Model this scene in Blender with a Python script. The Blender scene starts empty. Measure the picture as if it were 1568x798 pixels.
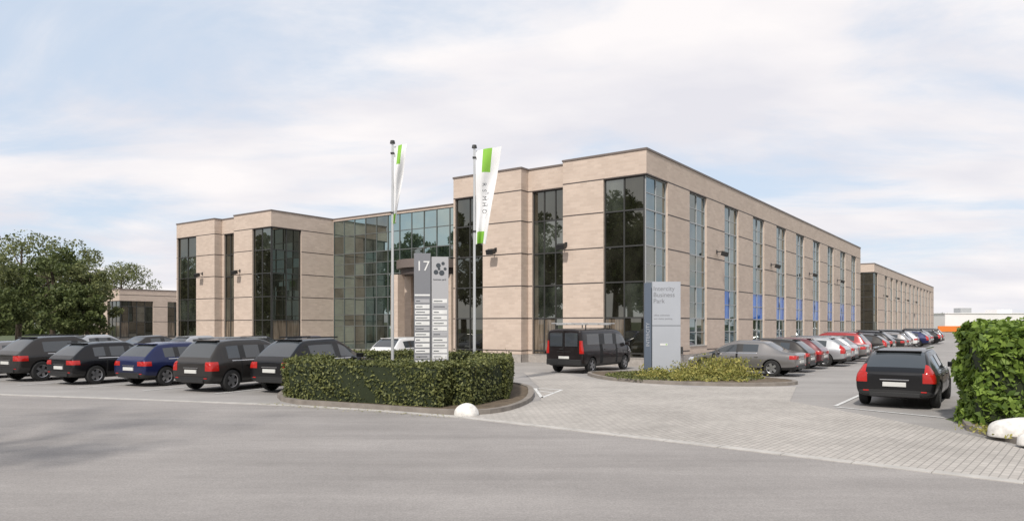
import bpy, bmesh, math, random
import numpy as np
from mathutils import Vector, Matrix
random.seed(7); rng=np.random.default_rng(7)
scene=bpy.context.scene
scene.view_settings.view_transform='Standard'; scene.view_settings.look='None'; scene.view_settings.exposure=0
col=scene.collection

# ------------------------------------------------------------------ materials
def newmat(name):
    m=bpy.data.materials.new(name); m.use_nodes=True
    nt=m.node_tree; b=nt.nodes['Principled BSDF']; return m,nt,b
def N(nt,t,**k):
    n=nt.nodes.new(t)
    for a,v in k.items(): setattr(n,a,v)
    return n
def simple(name,c,rough=.5,metal=0,spec=.5,coat=0,noise=0,nscale=5):
    m,nt,b=newmat(name)
    b.inputs['Base Color'].default_value=(*c,1); b.inputs['Roughness'].default_value=rough
    b.inputs['Metallic'].default_value=metal; b.inputs['Specular IOR Level'].default_value=spec
    b.inputs['Coat Weight'].default_value=coat; b.inputs['Coat Roughness'].default_value=.05
    if noise:
        tc=N(nt,'ShaderNodeTexCoord'); nz=N(nt,'ShaderNodeTexNoise'); nz.inputs['Scale'].default_value=nscale; nz.inputs['Detail'].default_value=6
        nt.links.new(tc.outputs['Object'],nz.inputs['Vector'])
        mp=N(nt,'ShaderNodeMapRange'); mp.inputs[1].default_value=.3; mp.inputs[2].default_value=.7; mp.inputs[3].default_value=1-noise; mp.inputs[4].default_value=1+noise
        nt.links.new(nz.outputs['Fac'],mp.inputs[0])
        mx=N(nt,'ShaderNodeVectorMath',operation='SCALE'); mx.inputs[0].default_value=c
        nt.links.new(mp.outputs[0],mx.inputs['Scale']); nt.links.new(mx.outputs[0],b.inputs['Base Color'])
    return m
def brickmat(name,c1,c2,mortar,bw,bh,wall=True,msize=.012,rot=0,stain=.12,rough=.9):
    m,nt,b=newmat(name); b.inputs['Roughness'].default_value=rough; b.inputs['Specular IOR Level'].default_value=.25
    tc=N(nt,'ShaderNodeTexCoord')
    br=N(nt,'ShaderNodeTexBrick'); br.inputs['Scale'].default_value=1
    br.inputs['Brick Width'].default_value=bw; br.inputs['Row Height'].default_value=bh; br.inputs['Mortar Size'].default_value=msize
    br.inputs['Color1'].default_value=(*c1,1); br.inputs['Color2'].default_value=(*c2,1); br.inputs['Mortar'].default_value=(*mortar,1)
    if wall:
        s=N(nt,'ShaderNodeSeparateXYZ'); nt.links.new(tc.outputs['Object'],s.inputs[0])
        a=N(nt,'ShaderNodeMath',operation='ADD'); nt.links.new(s.outputs[0],a.inputs[0]); nt.links.new(s.outputs[1],a.inputs[1])
        c=N(nt,'ShaderNodeCombineXYZ'); nt.links.new(a.outputs[0],c.inputs[0]); nt.links.new(s.outputs[2],c.inputs[1])
        nt.links.new(c.outputs[0],br.inputs['Vector'])
    else:
        mp=N(nt,'ShaderNodeMapping'); mp.inputs['Rotation'].default_value=(0,0,rot); nt.links.new(tc.outputs['Object'],mp.inputs[0]); nt.links.new(mp.outputs[0],br.inputs['Vector'])
    nz=N(nt,'ShaderNodeTexNoise'); nz.inputs['Scale'].default_value=.45; nz.inputs['Detail'].default_value=8; nz.inputs['Roughness'].default_value=.65
    nt.links.new(tc.outputs['Object'],nz.inputs['Vector'])
    r=N(nt,'ShaderNodeMapRange'); r.inputs[1].default_value=.3; r.inputs[2].default_value=.7; r.inputs[3].default_value=1-stain; r.inputs[4].default_value=1+stain
    nt.links.new(nz.outputs['Fac'],r.inputs[0])
    v=N(nt,'ShaderNodeVectorMath',operation='SCALE'); nt.links.new(br.outputs['Color'],v.inputs[0]); nt.links.new(r.outputs[0],v.inputs['Scale'])
    nt.links.new(v.outputs[0],b.inputs['Base Color'])
    bp=N(nt,'ShaderNodeBump'); bp.inputs['Strength'].default_value=.25; bp.inputs['Distance'].default_value=.008; bp.invert=True
    nt.links.new(br.outputs['Fac'],bp.inputs['Height']); nt.links.new(bp.outputs[0],b.inputs['Normal'])
    return m
def asphaltmat(name,c,patch=.15,fine=.25):
    m,nt,b=newmat(name); b.inputs['Roughness'].default_value=.88; b.inputs['Specular IOR Level'].default_value=.3
    tc=N(nt,'ShaderNodeTexCoord')
    def rngn(scale,det,amt,src='Object',stretch=None):
        nz=N(nt,'ShaderNodeTexNoise'); nz.inputs['Scale'].default_value=scale; nz.inputs['Detail'].default_value=det; nz.inputs['Roughness'].default_value=.7
        if stretch:
            mp=N(nt,'ShaderNodeMapping'); mp.inputs['Rotation'].default_value=(0,0,stretch[0]); mp.inputs['Scale'].default_value=(stretch[1],1,1)
            nt.links.new(tc.outputs[src],mp.inputs[0]); nt.links.new(mp.outputs[0],nz.inputs['Vector'])
        else: nt.links.new(tc.outputs[src],nz.inputs['Vector'])
        r=N(nt,'ShaderNodeMapRange'); r.inputs[1].default_value=.28; r.inputs[2].default_value=.72; r.inputs[3].default_value=1-amt; r.inputs[4].default_value=1+amt
        nt.links.new(nz.outputs['Fac'],r.inputs[0]); return r,nz
    a,_=rngn(.22,5,patch); f,nf=rngn(45,4,fine); s,_=rngn(.9,5,patch,stretch=(math.radians(32),.10))
    m1=N(nt,'ShaderNodeMath',operation='MULTIPLY'); nt.links.new(a.outputs[0],m1.inputs[0]); nt.links.new(f.outputs[0],m1.inputs[1])
    m2=N(nt,'ShaderNodeMath',operation='MULTIPLY'); nt.links.new(m1.outputs[0],m2.inputs[0]); nt.links.new(s.outputs[0],m2.inputs[1])
    v=N(nt,'ShaderNodeVectorMath',operation='SCALE'); v.inputs[0].default_value=c; nt.links.new(m2.outputs[0],v.inputs['Scale'])
    nt.links.new(v.outputs[0],b.inputs['Base Color'])
    bp=N(nt,'ShaderNodeBump'); bp.inputs['Strength'].default_value=.35; bp.inputs['Distance'].default_value=.01
    nt.links.new(nf.outputs['Fac'],bp.inputs['Height']); nt.links.new(bp.outputs[0],b.inputs['Normal'])
    return m
def glassmat(name,c,ior=2.0,blind=False,tint=(.85,.92,.9)):
    m=bpy.data.materials.new(name); m.use_nodes=True; nt=m.node_tree; nt.nodes.clear()
    out=N(nt,'ShaderNodeOutputMaterial'); mix=N(nt,'ShaderNodeMixShader'); d=N(nt,'ShaderNodeBsdfDiffuse'); g=N(nt,'ShaderNodeBsdfGlossy')
    g.inputs['Roughness'].default_value=.015; g.inputs['Color'].default_value=(*tint,1)
    fr=N(nt,'ShaderNodeFresnel'); fr.inputs['IOR'].default_value=ior
    nt.links.new(fr.outputs[0],mix.inputs[0]); nt.links.new(d.outputs[0],mix.inputs[1]); nt.links.new(g.outputs[0],mix.inputs[2]); nt.links.new(mix.outputs[0],out.inputs[0])
    d.inputs['Color'].default_value=(*c,1)
    tc=N(nt,'ShaderNodeTexCoord'); s=N(nt,'ShaderNodeSeparateXYZ'); nt.links.new(tc.outputs['Object'],s.inputs[0])
    a=N(nt,'ShaderNodeMath',operation='ADD'); nt.links.new(s.outputs[0],a.inputs[0]); nt.links.new(s.outputs[1],a.inputs[1])
    cb=N(nt,'ShaderNodeCombineXYZ'); nt.links.new(a.outputs[0],cb.inputs[0])
    z=N(nt,'ShaderNodeMath',operation='MULTIPLY'); z.inputs[1].default_value=.05 if blind else .6; nt.links.new(s.outputs[2],z.inputs[0]); nt.links.new(z.outputs[0],cb.inputs[1])
    nz=N(nt,'ShaderNodeTexNoise'); nz.inputs['Scale'].default_value=9 if blind else 1.3; nz.inputs['Detail'].default_value=3; nt.links.new(cb.outputs[0],nz.inputs['Vector'])
    r=N(nt,'ShaderNodeMapRange'); r.inputs[1].default_value=.35; r.inputs[2].default_value=.65; r.inputs[3].default_value=.45; r.inputs[4].default_value=1.5
    nt.links.new(nz.outputs['Fac'],r.inputs[0]); v=N(nt,'ShaderNodeVectorMath',operation='SCALE'); v.inputs[0].default_value=c
    nt.links.new(r.outputs[0],v.inputs['Scale']); nt.links.new(v.outputs[0],d.inputs['Color'])
    return m
def leafmat(name,dark,light,trans=.25):
    m=bpy.data.materials.new(name); m.use_nodes=True; nt=m.node_tree; nt.nodes.clear()
    out=N(nt,'ShaderNodeOutputMaterial'); mix=N(nt,'ShaderNodeMixShader'); mix.inputs[0].default_value=trans
    d=N(nt,'ShaderNodeBsdfPrincipled'); d.inputs['Roughness'].default_value=.55; d.inputs['Specular IOR Level'].default_value=.3
    t=N(nt,'ShaderNodeBsdfTranslucent'); g=N(nt,'ShaderNodeNewGeometry'); cr=N(nt,'ShaderNodeValToRGB')
    cr.color_ramp.elements[0].color=(*dark,1); cr.color_ramp.elements[1].color=(*light,1)
    nt.links.new(g.outputs['Random Per Island'],cr.inputs[0]); nt.links.new(cr.outputs[0],d.inputs['Base Color']); nt.links.new(cr.outputs[0],t.inputs['Color'])
    nt.links.new(d.outputs[0],mix.inputs[1]); nt.links.new(t.outputs[0],mix.inputs[2]); nt.links.new(mix.outputs[0],out.inputs[0])
    return m
M={}
M['brick']=brickmat('beige_brick',(.595,.488,.405),(.525,.425,.350),(.55,.46,.39),.42,.14,msize=.012,stain=.07)
M['plinth']=simple('plinth_concrete',(.36,.33,.30),.9,noise=.15)
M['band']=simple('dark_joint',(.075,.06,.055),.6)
M['coping']=simple('roof_coping',(.16,.13,.115),.5)
M['roof']=simple('roof_felt',(.15,.15,.15),.9)
M['frame']=simple('window_frame',(.045,.045,.043),.4)
M['framea']=simple('window_frame_atrium',(.12,.13,.125),.4)
M['framel']=simple('window_frame_light',(.36,.37,.37),.4)
M['gd']=glassmat('glass_dark',(.014,.014,.010),2.35,tint=(.92,.92,.82))
M['gb']=glassmat('glass_blind',(.15,.12,.09),1.7,True)
M['gm']=glassmat('glass_mid',(.035,.04,.032),2.9,tint=(.9,.93,.86))
M['gs']=glassmat('glass_side',(.04,.055,.055),3.2,tint=(.80,.92,.94))
M['gblue']=glassmat('glass_blue',(.03,.13,.50),1.45,True)  # pane colour itself is blue, with vertical tone streaks
M['gat']=glassmat('glass_atrium',(.03,.045,.038),6.0,tint=(.76,.90,.85))
M['asphalt']=asphaltmat('asphalt_street',(.275,.257,.243),.15,.24)
M['lot']=asphaltmat('asphalt_lot',(.30,.285,.27),.13,.18)
M['paver']=brickmat('concrete_pavers',(.43,.40,.365),(.37,.345,.315),(.25,.235,.215),.22,.11,wall=False,msize=.009,rot=math.radians(-50),stain=.16)
M['kerb']=simple('kerb_concrete',(.43,.41,.38),.85,noise=.15,nscale=3)
M['kerbd']=simple('kerb_weathered',(.22,.195,.17),.9,noise=.2,nscale=3)
M['soil']=simple('soil',(.12,.09,.06),.95,noise=.35,nscale=6)
M['grass']=simple('grass_field',(.07,.09,.035),.95,noise=.3,nscale=.8)
M['white']=simple('white_paint',(.72,.72,.70),.6,noise=.08)
M['rock']=simple('white_stone',(.66,.64,.60),.8,noise=.2,nscale=9)
M['line']=simple('line_paint',(.62,.62,.6),.7,noise=.2,nscale=12)
M['black']=simple('black_plastic',(.02,.02,.02),.5)
M['pole']=simple('pole_metal',(.55,.56,.56),.35,.3)
M['sign_d']=simple('sign_grey_dark',(.20,.205,.22),.4)
M['sign_m']=simple('sign_grey',(.40,.40,.41),.4)
M['sign_l']=simple('sign_light',(.40,.42,.455),.4,noise=.03,nscale=1)
M['sign_b']=simple('sign_bluegrey',(.10,.125,.165),.4)
M['txtd']=simple('sign_text_dark',(.05,.06,.07),.5)
M['flagw']=simple('flag_white',(.78,.78,.78),.8)
M['flagg']=simple('flag_green',(.24,.50,.06),.8)
M['leafh']=leafmat('hedge_leaves',(.045,.060,.018),(.20,.21,.07),.2)
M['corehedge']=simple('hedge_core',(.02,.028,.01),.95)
M['leafr']=leafmat('laurel_leaves',(.065,.115,.018),(.24,.34,.06),.3)
M['leaft']=leafmat('tree_leaves',(.075,.095,.04),(.25,.27,.11),.35)
M['leaft2']=leafmat('tree_leaves_dark',(.045,.065,.022),(.15,.18,.06),.3)
M['leafref']=leafmat('tree_leaves_street',(.04,.055,.02),(.15,.18,.06),.2)
M['leafy']=leafmat('grass_leaves',(.15,.17,.04),(.45,.40,.12),.3)
M['bark']=simple('bark',(.09,.07,.05),.95,noise=.3)
M['fence']=simple('fence_green',(.02,.06,.04),.5)
M['orange']=simple('orange_panel',(.75,.20,.03),.6)
M['concw']=simple('white_wall',(.78,.76,.74),.8,noise=.03,nscale=.3)

# ------------------------------------------------------------------ mesh builder
class MB:
    def __init__(s): s.v=[];s.f=[];s.m=[];s.mats=[]
    def mi(s,k):
        if k not in s.mats: s.mats.append(k)
        return s.mats.index(k)
    def face(s,pts,k):
        n=len(s.v); s.v+= [tuple(p) for p in pts]; s.f.append(tuple(range(n,n+len(pts)))); s.m.append(s.mi(k))
    def box(s,a,b,k,mat=None):
        x0,y0,z0=a;x1,y1,z1=b
        P=[Vector(p) for p in [(x0,y0,z0),(x1,y0,z0),(x1,y1,z0),(x0,y1,z0),(x0,y0,z1),(x1,y0,z1),(x1,y1,z1),(x0,y1,z1)]]
        if mat is not None: P=[mat@p for p in P]
        n=len(s.v); s.v+=[tuple(p) for p in P]
        for q in [(0,3,2,1),(4,5,6,7),(0,1,5,4),(1,2,6,5),(2,3,7,6),(3,0,4,7)]:
            s.f.append(tuple(n+i for i in q)); s.m.append(s.mi(k))
    def prism(s,poly,z0,z1,k,ktop=None):
        n=len(poly)
        s.face([(x,y,z1) for x,y in poly],ktop or k)
        s.face([(x,y,z0) for x,y in reversed(poly)],k)
        for i in range(n):
            a=poly[i];b=poly[(i+1)%n]; s.face([(a[0],a[1],z0),(b[0],b[1],z0),(b[0],b[1],z1),(a[0],a[1],z1)],k)
    def cyl(s,c,r,z0,z1,k,n=16,r2=None,axis='z'):
        r2=r if r2 is None else r2
        def P(a,rr,z):
            x,y=rr*math.cos(a),rr*math.sin(a)
            if axis=='z': return (c[0]+x,c[1]+y,z)
            if axis=='y': return (c[0]+x,z,c[2]+y)
            return (z,c[1]+x,c[2]+y)
        A=[P(2*math.pi*i/n,r,z0) for i in range(n)];B=[P(2*math.pi*i/n,r2,z1) for i in range(n)]
        for i in range(n):
            j=(i+1)%n; s.face([A[i],A[j],B[j],B[i]],k)
        s.face(A[::-1],k); s.face(B,k)
    def obj(s,name,parent=None,smooth=False,bevel=0,merge=True,loc=None):
        me=bpy.data.meshes.new(name); me.from_pydata(s.v,[],s.f)
        for k in s.mats: me.materials.append(M[k] if isinstance(k,str) else k)
        me.polygons.foreach_set('material_index',s.m)
        if merge:
            bm=bmesh.new(); bm.from_mesh(me); bmesh.ops.remove_doubles(bm,verts=bm.verts,dist=1e-5)
            bmesh.ops.recalc_face_normals(bm,faces=bm.faces); bm.to_mesh(me); bm.free()
        if smooth:
            me.polygons.foreach_set('use_smooth',[True]*len(me.polygons))
        me.update(); o=bpy.data.objects.new(name,me); col.objects.link(o)
        if bevel:
            b=o.modifiers.new('b','BEVEL'); b.width=bevel; b.segments=2; b.limit_method='ANGLE'
        if parent: o.parent=parent
        if loc: o.location=loc
        return o
def empty(name,loc=(0,0,0),rz=0):
    e=bpy.data.objects.new(name,None); col.objects.link(e); e.location=loc; e.rotation_euler=(0,0,rz); e.empty_display_size=.3; return e
def text(s,size,mat,parent,loc,rot=(math.pi/2,0,0),align='LEFT',name='text',ext=.002):
    c=bpy.data.curves.new(name,'FONT'); c.body=s; c.size=size; c.extrude=ext; c.align_x=align
    c.materials.append(M[mat]); o=bpy.data.objects.new(name,c); col.objects.link(o); o.parent=parent; o.location=loc; o.rotation_euler=rot; return o

# ------------------------------------------------------------------ building walls
BROWS=[.65,2.45,4.25,6.05,7.85,9.55]
class Wall:
    def __init__(s,mb,gb,p0,p1):
        s.mb=mb;s.gb=gb; s.p0=Vector((*p0,0)); s.p1=Vector((*p1,0)); d=(s.p1-s.p0); s.L=d.length; s.d=d/s.L; s.n=Vector((-s.d.y,s.d.x,0))
    def P(s,t,dep,z): return s.p0+s.d*t-s.n*dep+Vector((0,0,z))
    def q(s,t0,t1,z0,z1,k,dep=0,mb=None):
        (mb or s.mb).face([s.P(t1,dep,z0),s.P(t0,dep,z0),s.P(t0,dep,z1),s.P(t1,dep,z1)],k)
    def ob(s,t0,t1,d0,d1,z0,z1,k,mb=None):
        mb=mb or s.gb
        P=[s.P(t0,d0,z0),s.P(t1,d0,z0),s.P(t1,d1,z0),s.P(t0,d1,z0),s.P(t0,d0,z1),s.P(t1,d0,z1),s.P(t1,d1,z1),s.P(t0,d1,z1)]
        n=len(mb.v); mb.v+=[tuple(p) for p in P]
        for qd in [(0,3,2,1),(4,5,6,7),(0,1,5,4),(1,2,6,5),(2,3,7,6),(3,0,4,7)]:
            mb.f.append(tuple(n+i for i in qd)); mb.m.append(mb.mi(k))
def do_wall(mb,gb,p0,p1,ops=(),z1=10.8,rows=BROWS,sol_mat='brick'):
    w=Wall(mb,gb,p0,p1); t=0
    plin=.45
    def solid(a,b):
        if b-a<1e-4: return
        w.q(a,b,0,plin,'plinth',-.02); w.q(a,b,plin,z1,sol_mat)
        w.ob(a+.001,b-.001,-.02,.0,plin-.02,plin,'plinth',mb)
        for r in rows: w.q(a,b,r-.03,r+.03,'band',-.006)
    for o in ops:
        a,b=o['a'],o['b']; solid(t,a); t=b
        oz0,oz1=o.get('z0',.45),o.get('z1',9.52); D=o.get('rec',.16)
        if oz0>0.01:
            w.q(a,b,0,min(plin,oz0),'plinth',-.02)
            if oz0>plin: w.q(a,b,plin,oz0,sol_mat)
            w.ob(a+.001,b-.001,-.035,D,oz0-.04,oz0,'plinth',mb)
        if oz1<z1-.01:
            w.q(a,b,oz1,z1,sol_mat)
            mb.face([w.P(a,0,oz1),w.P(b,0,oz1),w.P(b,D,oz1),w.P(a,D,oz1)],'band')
            for r in rows:
                if r>oz1: w.q(a,b,r-.03,r+.03,'band',-.006)
        cs,ce=o.get('cs'),o.get('ce')
        if not cs: mb.face([w.P(a,0,oz0),w.P(a,D,oz0),w.P(a,D,oz1),w.P(a,0,oz1)],sol_mat)
        if not ce: mb.face([w.P(b,0,oz0),w.P(b,D,oz0),w.P(b,D,oz1),w.P(b,0,oz1)],sol_mat)
        ga=a+(D if cs else 0); gB=b-(D if ce else 0)
        n=o.get('cols',2); fk=o.get('frame','frame'); fw=o.get('fw',.06)
        zr=[oz0]+[r for r in o.get('rows',rows) if oz0+.1<r<oz1-.1]+[oz1]
        split=o.get('split',False)
        kinds=o.get('kinds',['gd','gm','gd','gd'])
        for i in range(n):
            x0=ga+(gB-ga)*i/n; x1=ga+(gB-ga)*(i+1)/n
            for j in range(len(zr)-1):
                a0,a1=zr[j],zr[j+1]
                k=random.choice(kinds)
                if j<=1 and o.get('blinds',True) and 'gs' not in kinds and random.random()<.4: k='gb'
                if o.get('blue') and j==1 and i>=o['blue']-1: k='gblue'
                jj=[random.uniform(-.007,.007) for _ in range(3)]
                gb.face([w.P(x1,D+jj[1],a0),w.P(x0,D+jj[0],a0),w.P(x0,D+jj[2]+jj[0],a1),w.P(x1,D+jj[2]+jj[1],a1)],k)
        for i in range(n+1):
            x=ga+(gB-ga)*i/n; x=min(max(x,ga+fw/2),gB-fw/2)
            w.ob(x-fw/2,x+fw/2,D-.05,D+.03,oz0+.001,oz1-.001,fk)
        for z in zr: 
            h=.05 if z not in rows else .07
            zz=min(max(z,oz0+h/2),oz1-h/2); w.ob(ga+.002,gB-.002,D-.045,D+.028,zz-h/2,zz+h/2,fk)
        if split:
            for j in range(len(zr)-1):
                zz=zr[j]+(zr[j+1]-zr[j])*.5; w.ob(ga+.002,gB-.002,D-.03,D+.02,zz-.02,zz+.02,fk)
    solid(t,w.L)
def offset(poly,d):
    out=[];n=len(poly)
    for i in range(n):
        a=Vector(poly[i-1]);b=Vector(poly[i]);c=Vector(poly[(i+1)%n])
        d1=(b-a).normalized();d2=(c-b).normalized(); n1=Vector((-d1.y,d1.x));n2=Vector((-d2.y,d2.x))
        out.append(tuple(b+(n1+n2)*d) if abs(d1.dot(d2))<.5 else tuple(b+n1*d))
    return out
def floodlight(parent,loc,dirx,diry):
    mb=MB(); R=Matrix.Translation(loc)@Matrix.Rotation(math.atan2(diry,dirx),4,'Z')
    mb.box((0,-.03,-.03),(.48,.03,.03),'black',R); mb.box((0,-.08,-.12),(.04,.08,.12),'black',R)
    mb.box((.38,-.24,-.13),(.68,.24,.15),'black',R@Matrix.Translation((0,0,.02))@Matrix.Rotation(.35,4,'Y'))
    o=mb.obj('floodlight',parent,bevel=.02)
# main building --------------------------------------------------------
RZ=math.radians(54.4); A=(6.64,35.4)
B1=empty('office_building',(A[0],A[1],0),RZ)
mb=MB();gb=MB()
foot=[]; edges=[]
def E(p0,p1,ops=()): edges.append((p0,p1,ops))
LF='framel'
rw=[]
L=56.6
for k in range(9):
    q0=5.6+5.72*k
    rw.append(dict(a=L-q0-2.65,b=L-q0,z0=.9,cols=2,frame=LF,fw=.05,split=True,kinds=['gs','gs','gs','gm'],blue=(2 if k==1 else 1) if k>=1 else None))
rw=rw[::-1]
rw.append(dict(a=L-2.6,b=L,ce=1,cols=2,frame=LF,fw=.05,split=True,kinds=['gs','gs','gm']))
E((L,0),(0,0),rw)
def wingfront(r0,s0,last=2.2):
    E((r0,s0),(r0,s0+4.83),[dict(a=0,b=2.4,cs=1,cols=2,kinds=['gd','gd','gd','gm'])])
    E((r0,s0+4.83),(r0+.7,s0+4.83))
    E((r0+.7,s0+4.83),(r0+.7,s0+7.54),[dict(a=.25,b=2.45,cols=3,kinds=['gd','gd','gm'])])
    E((r0+.7,s0+7.54),(r0,s0+7.54))
    E((r0,s0+7.54),(r0,s0+7.54+2.66+last),[dict(a=2.7,b=2.7+last-.15,cols=2)])
wingfront(0,0,2.25)
S1=12.45
E((0,S1),(7,S1),[dict(a=2,b=4.6,cols=2)])
edges.append(((7,S1),(7,31.4),'atrium'))
E((7,31.4),(1,31.4),[dict(a=3.2,b=6,ce=1,cols=2,kinds=['gd','gd'])])
wingfront(1,31.4,3.1)
S2=31.4+7.54+2.66+3.1
E((1,S2),(16,S2),[dict(a=3,b=5.6),dict(a=9,b=11.6)])
E((16,S2),(16,14),[dict(a=3+5.7*k,b=5.6+5.7*k) for k in range(4)])
E((16,14),(L,14),[dict(a=3+5.7*k,b=5.6+5.7*k) for k in range(6)])
E((L,14),(L,0),[dict(a=3,b=5.6),dict(a=8.4,b=11)])
for p0,p1,ops in edges:
    foot.append(p0)
    if isinstance(ops,str):
        wl=(Vector(p1)-Vector(p0)).length
        do_wall(mb,gb,p0,p1,[dict(a=0.02,b=wl-.02,z0=.12,z1=10.6,cols=15,rec=.08,frame='framea',fw=.055,blinds=False,kinds=['gat','gat','gm','gat'],rows=[2.0,2.9,4.25,5.1,6.05,7.0,7.85,9.3])])
    else: do_wall(mb,gb,p0,p1,ops)
mb.obj('walls',B1); gb.obj('windows',B1,merge=False)
rb=MB(); rb.prism(offset(foot,.04),10.74,10.84,'coping','roof'); rb.prism(offset(foot,-.1),9.9,10.739,'roof'); rb.obj('roof_coping',B1)
# entrance canopy / drum
eb=MB()
sc=20.3; r0=7.0
def half(rad,z0,z1,k,n=20):
    poly=[(r0-.15-rad*math.sin(math.pi*i/n),sc-rad*math.cos(math.pi*i/n)) for i in range(n+1)]
    eb.prism(poly,z0,z1,k)
half(2.6,6.15,6.75,'coping'); half(2.3,5.7,6.148,'band')
eb.box((4.5,sc-1.9,0),(5.2,sc-1.2,5.698),'brick'); eb.box((4.5,sc+1.2,0),(5.2,sc+1.9,5.698),'brick')
eb.box((6.3,sc-2.3,0),(6.9,sc-1.6,5.698),'brick'); eb.box((6.3,sc+1.6,0),(6.9,sc+2.3,5.698),'brick')
eb.box((6.5,sc-1.5,2.6),(6.6,sc+1.5,5.69),'brick')
for i in range(4):
    y=sc-1.5+i*.75; eb.box((6.5,y+.03,.16),(6.53,y+.72,2.55),'gd'); eb.box((6.47,y-.02,.15),(6.56,y+.03,2.6),'framel')
eb.box((4.0,sc-2.4,0),(7,sc+2.4,.15),'kerb')
eb.obj('entrance',B1)
for s,r in [(1.0+4.83-1.2,0),(9.3,0)]: floodlight(B1,(r,s,6.35),-1,0)
for s in (31.4+4.0,31.4+9.3): floodlight(B1,(1,s,6.35),-1,0)
for q in (9.9,21.3,32.8,44.2): floodlight(B1,(q,0,6.5),0,-1)
gp=MB()
for q in (4.2,15.4,26.9,38.3): gp.box((q,-.14,0.5),(q+.12,-.02,.9),'frame')
gp.obj('meter_boxes',B1)

# second building ------------------------------------------------------
B2=empty('office_building',(A[0],A[1],0),RZ)
mb=MB();gb=MB(); x0,x1,y0,y1=80,161,2.2,22
LL=x1-x0
ops=[dict(a=LL-(3.6+5.72*k)-2.65,b=LL-(3.6+5.72*k),z0=.9,frame=LF,fw=.05,kinds=['gs','gd'],blue=None) for k in range(1,13)][::-1]
ops.append(dict(a=LL-3,b=LL,ce=1,kinds=['gd','gs']))
ops=[o for o in ops if o['a']>0.5]
do_wall(mb,gb,(x1,y0),(x0,y0),ops)
do_wall(mb,gb,(x0,y0),(x0,y1),[dict(a=0,b=5,cs=1,cols=4,kinds=['gd']),dict(a=8,b=10.6)])
do_wall(mb,gb,(x0,y1),(x1,y1),[dict(a=3+5.7*k,b=5.6+5.7*k) for k in range(12)])
do_wall(mb,gb,(x1,y1),(x1,y0),[dict(a=3,b=5.6)])
mb.obj('walls',B2); gb.obj('windows',B2,merge=False)
f2=[(x1,y0),(x0,y0),(x0,y1),(x1,y1)]
rb=MB(); rb.prism(offset(f2,.05),10.72,10.84,'coping','roof'); rb.prism(offset(f2,-.1),9.9,10.719,'roof'); rb.obj('roof_coping',B2)
for q in (88,100,112,124): floodlight(B2,(q,2.2,6.5),0,-1)
# low annex at left rear ---------------------------------------
B3=empty('annex_building',(-46.0,84,0),RZ)
mb=MB();gb=MB(); rows3=[.65,2.45,4.25,5.6]
fw=[(14,0),(0,0),(0,9),(14,9)]
do_wall(mb,gb,(14,0),(0,0),[dict(a=1,b=4,z0=.5,z1=4.9,cols=3),dict(a=5.2,b=8.2,z0=.5,z1=4.9,cols=3),dict(a=10,b=14,z0=.5,z1=4.9,ce=1,cols=4)],6.3,rows3)
do_wall(mb,gb,(0,0),(0,9),[dict(a=0,b=3,z0=.5,z1=4.9,cs=1,cols=3),dict(a=5,b=7.5,z0=.5,z1=4.9)],6.3,rows3)
do_wall(mb,gb,(0,9),(14,9),[],6.3,rows3); do_wall(mb,gb,(14,9),(14,0),[],6.3,rows3)
mb.obj('walls',B3); gb.obj('windows',B3,merge=False)
rb=MB(); rb.prism(offset(fw,.05),6.22,6.34,'coping','roof'); rb.prism(offset(fw,-.1),5.9,6.219,'roof'); rb.obj('roof_coping',B3)
# distant warehouse right
W=empty('warehouse',(120,192,0),0)
w=MB(); w.box((-4,0,0),(34,25,5.0),'concw'); w.box((-4.2,-.2,5.0),(34.2,25.2,5.2),'concw')
w.box((-6,-.25,.2),(3,-.01,1.7),'orange')
for i in range(5): w.box((7+i*5,-.1,0),(10+i*5,-.01,2.6),'framel')
w.box((2,3,5.2),(5,6,6.6),'framel'); w.box((12,3,5.2),(16,8,6.2),'concw')
w.obj('warehouse_shell',W)

# ------------------------------------------------------------------ ground
def sheet(name,poly,z,k):
    mb=MB(); mb.face([(x,y,z) for x,y in poly],k); return mb.obj(name)
sheet('ground',[(-900,-300),(900,-300),(900,1500),(-900,1500)],0,'grass')
sheet('parking_lot',[(-75,44),(-15.2,21.3),(-5.6,18.4),(-1.2,16.1),(3.5,12.2),(6.72,9.41),(9.3,12.4),(9.6,15.9),(12.5,18.5),(62,88),(130,165),(120,190),(80,190),(-60,110)],.004,'lot')
edge=[(-75,44),(-40,30.2),(-25,24.6),(-15.2,21.3),(-10,19.8),(-5.6,18.4),(-3.2,17.3),(-1.2,16.1),(3.5,12.2),(6.72,9.41),(14,3),(40,-20)]
sheet('road',edge+[(40,-60),(-75,-60)],.008,'asphalt')
sheet('driveway_paving',[(-1.2,16.15),(3.5,12.25),(6.72,9.46),(8.6,11.6),(8.7,13.2),(8.2,16.5),(7.6,19.6),(9.6,24.2),(6,24.2),(3,27.5),(2.2,31),(0.5,31.5),(0.9,24),(0.8,19.8)],.012,'paver')
kb=MB()
for i in range(len(edge)-1):
    a=Vector(edge[i]);b=Vector(edge[i+1]); L_=(b-a).length; d=(b-a)/L_; n=Vector((-d.y,d.x))
    steps=max(1,int(L_/1.0))
    for j in range(steps):
        p=a+d*(L_*j/steps+.008); q=a+d*(L_*(j+1)/steps-.008)
        h=.02+random.uniform(-.001,.001)
        P=[p,q,q+n*.22,p+n*.22]
        kb.prism([(v.x,v.y) for v in P],0,h,'kerb')
kb.obj('kerb')
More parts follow.
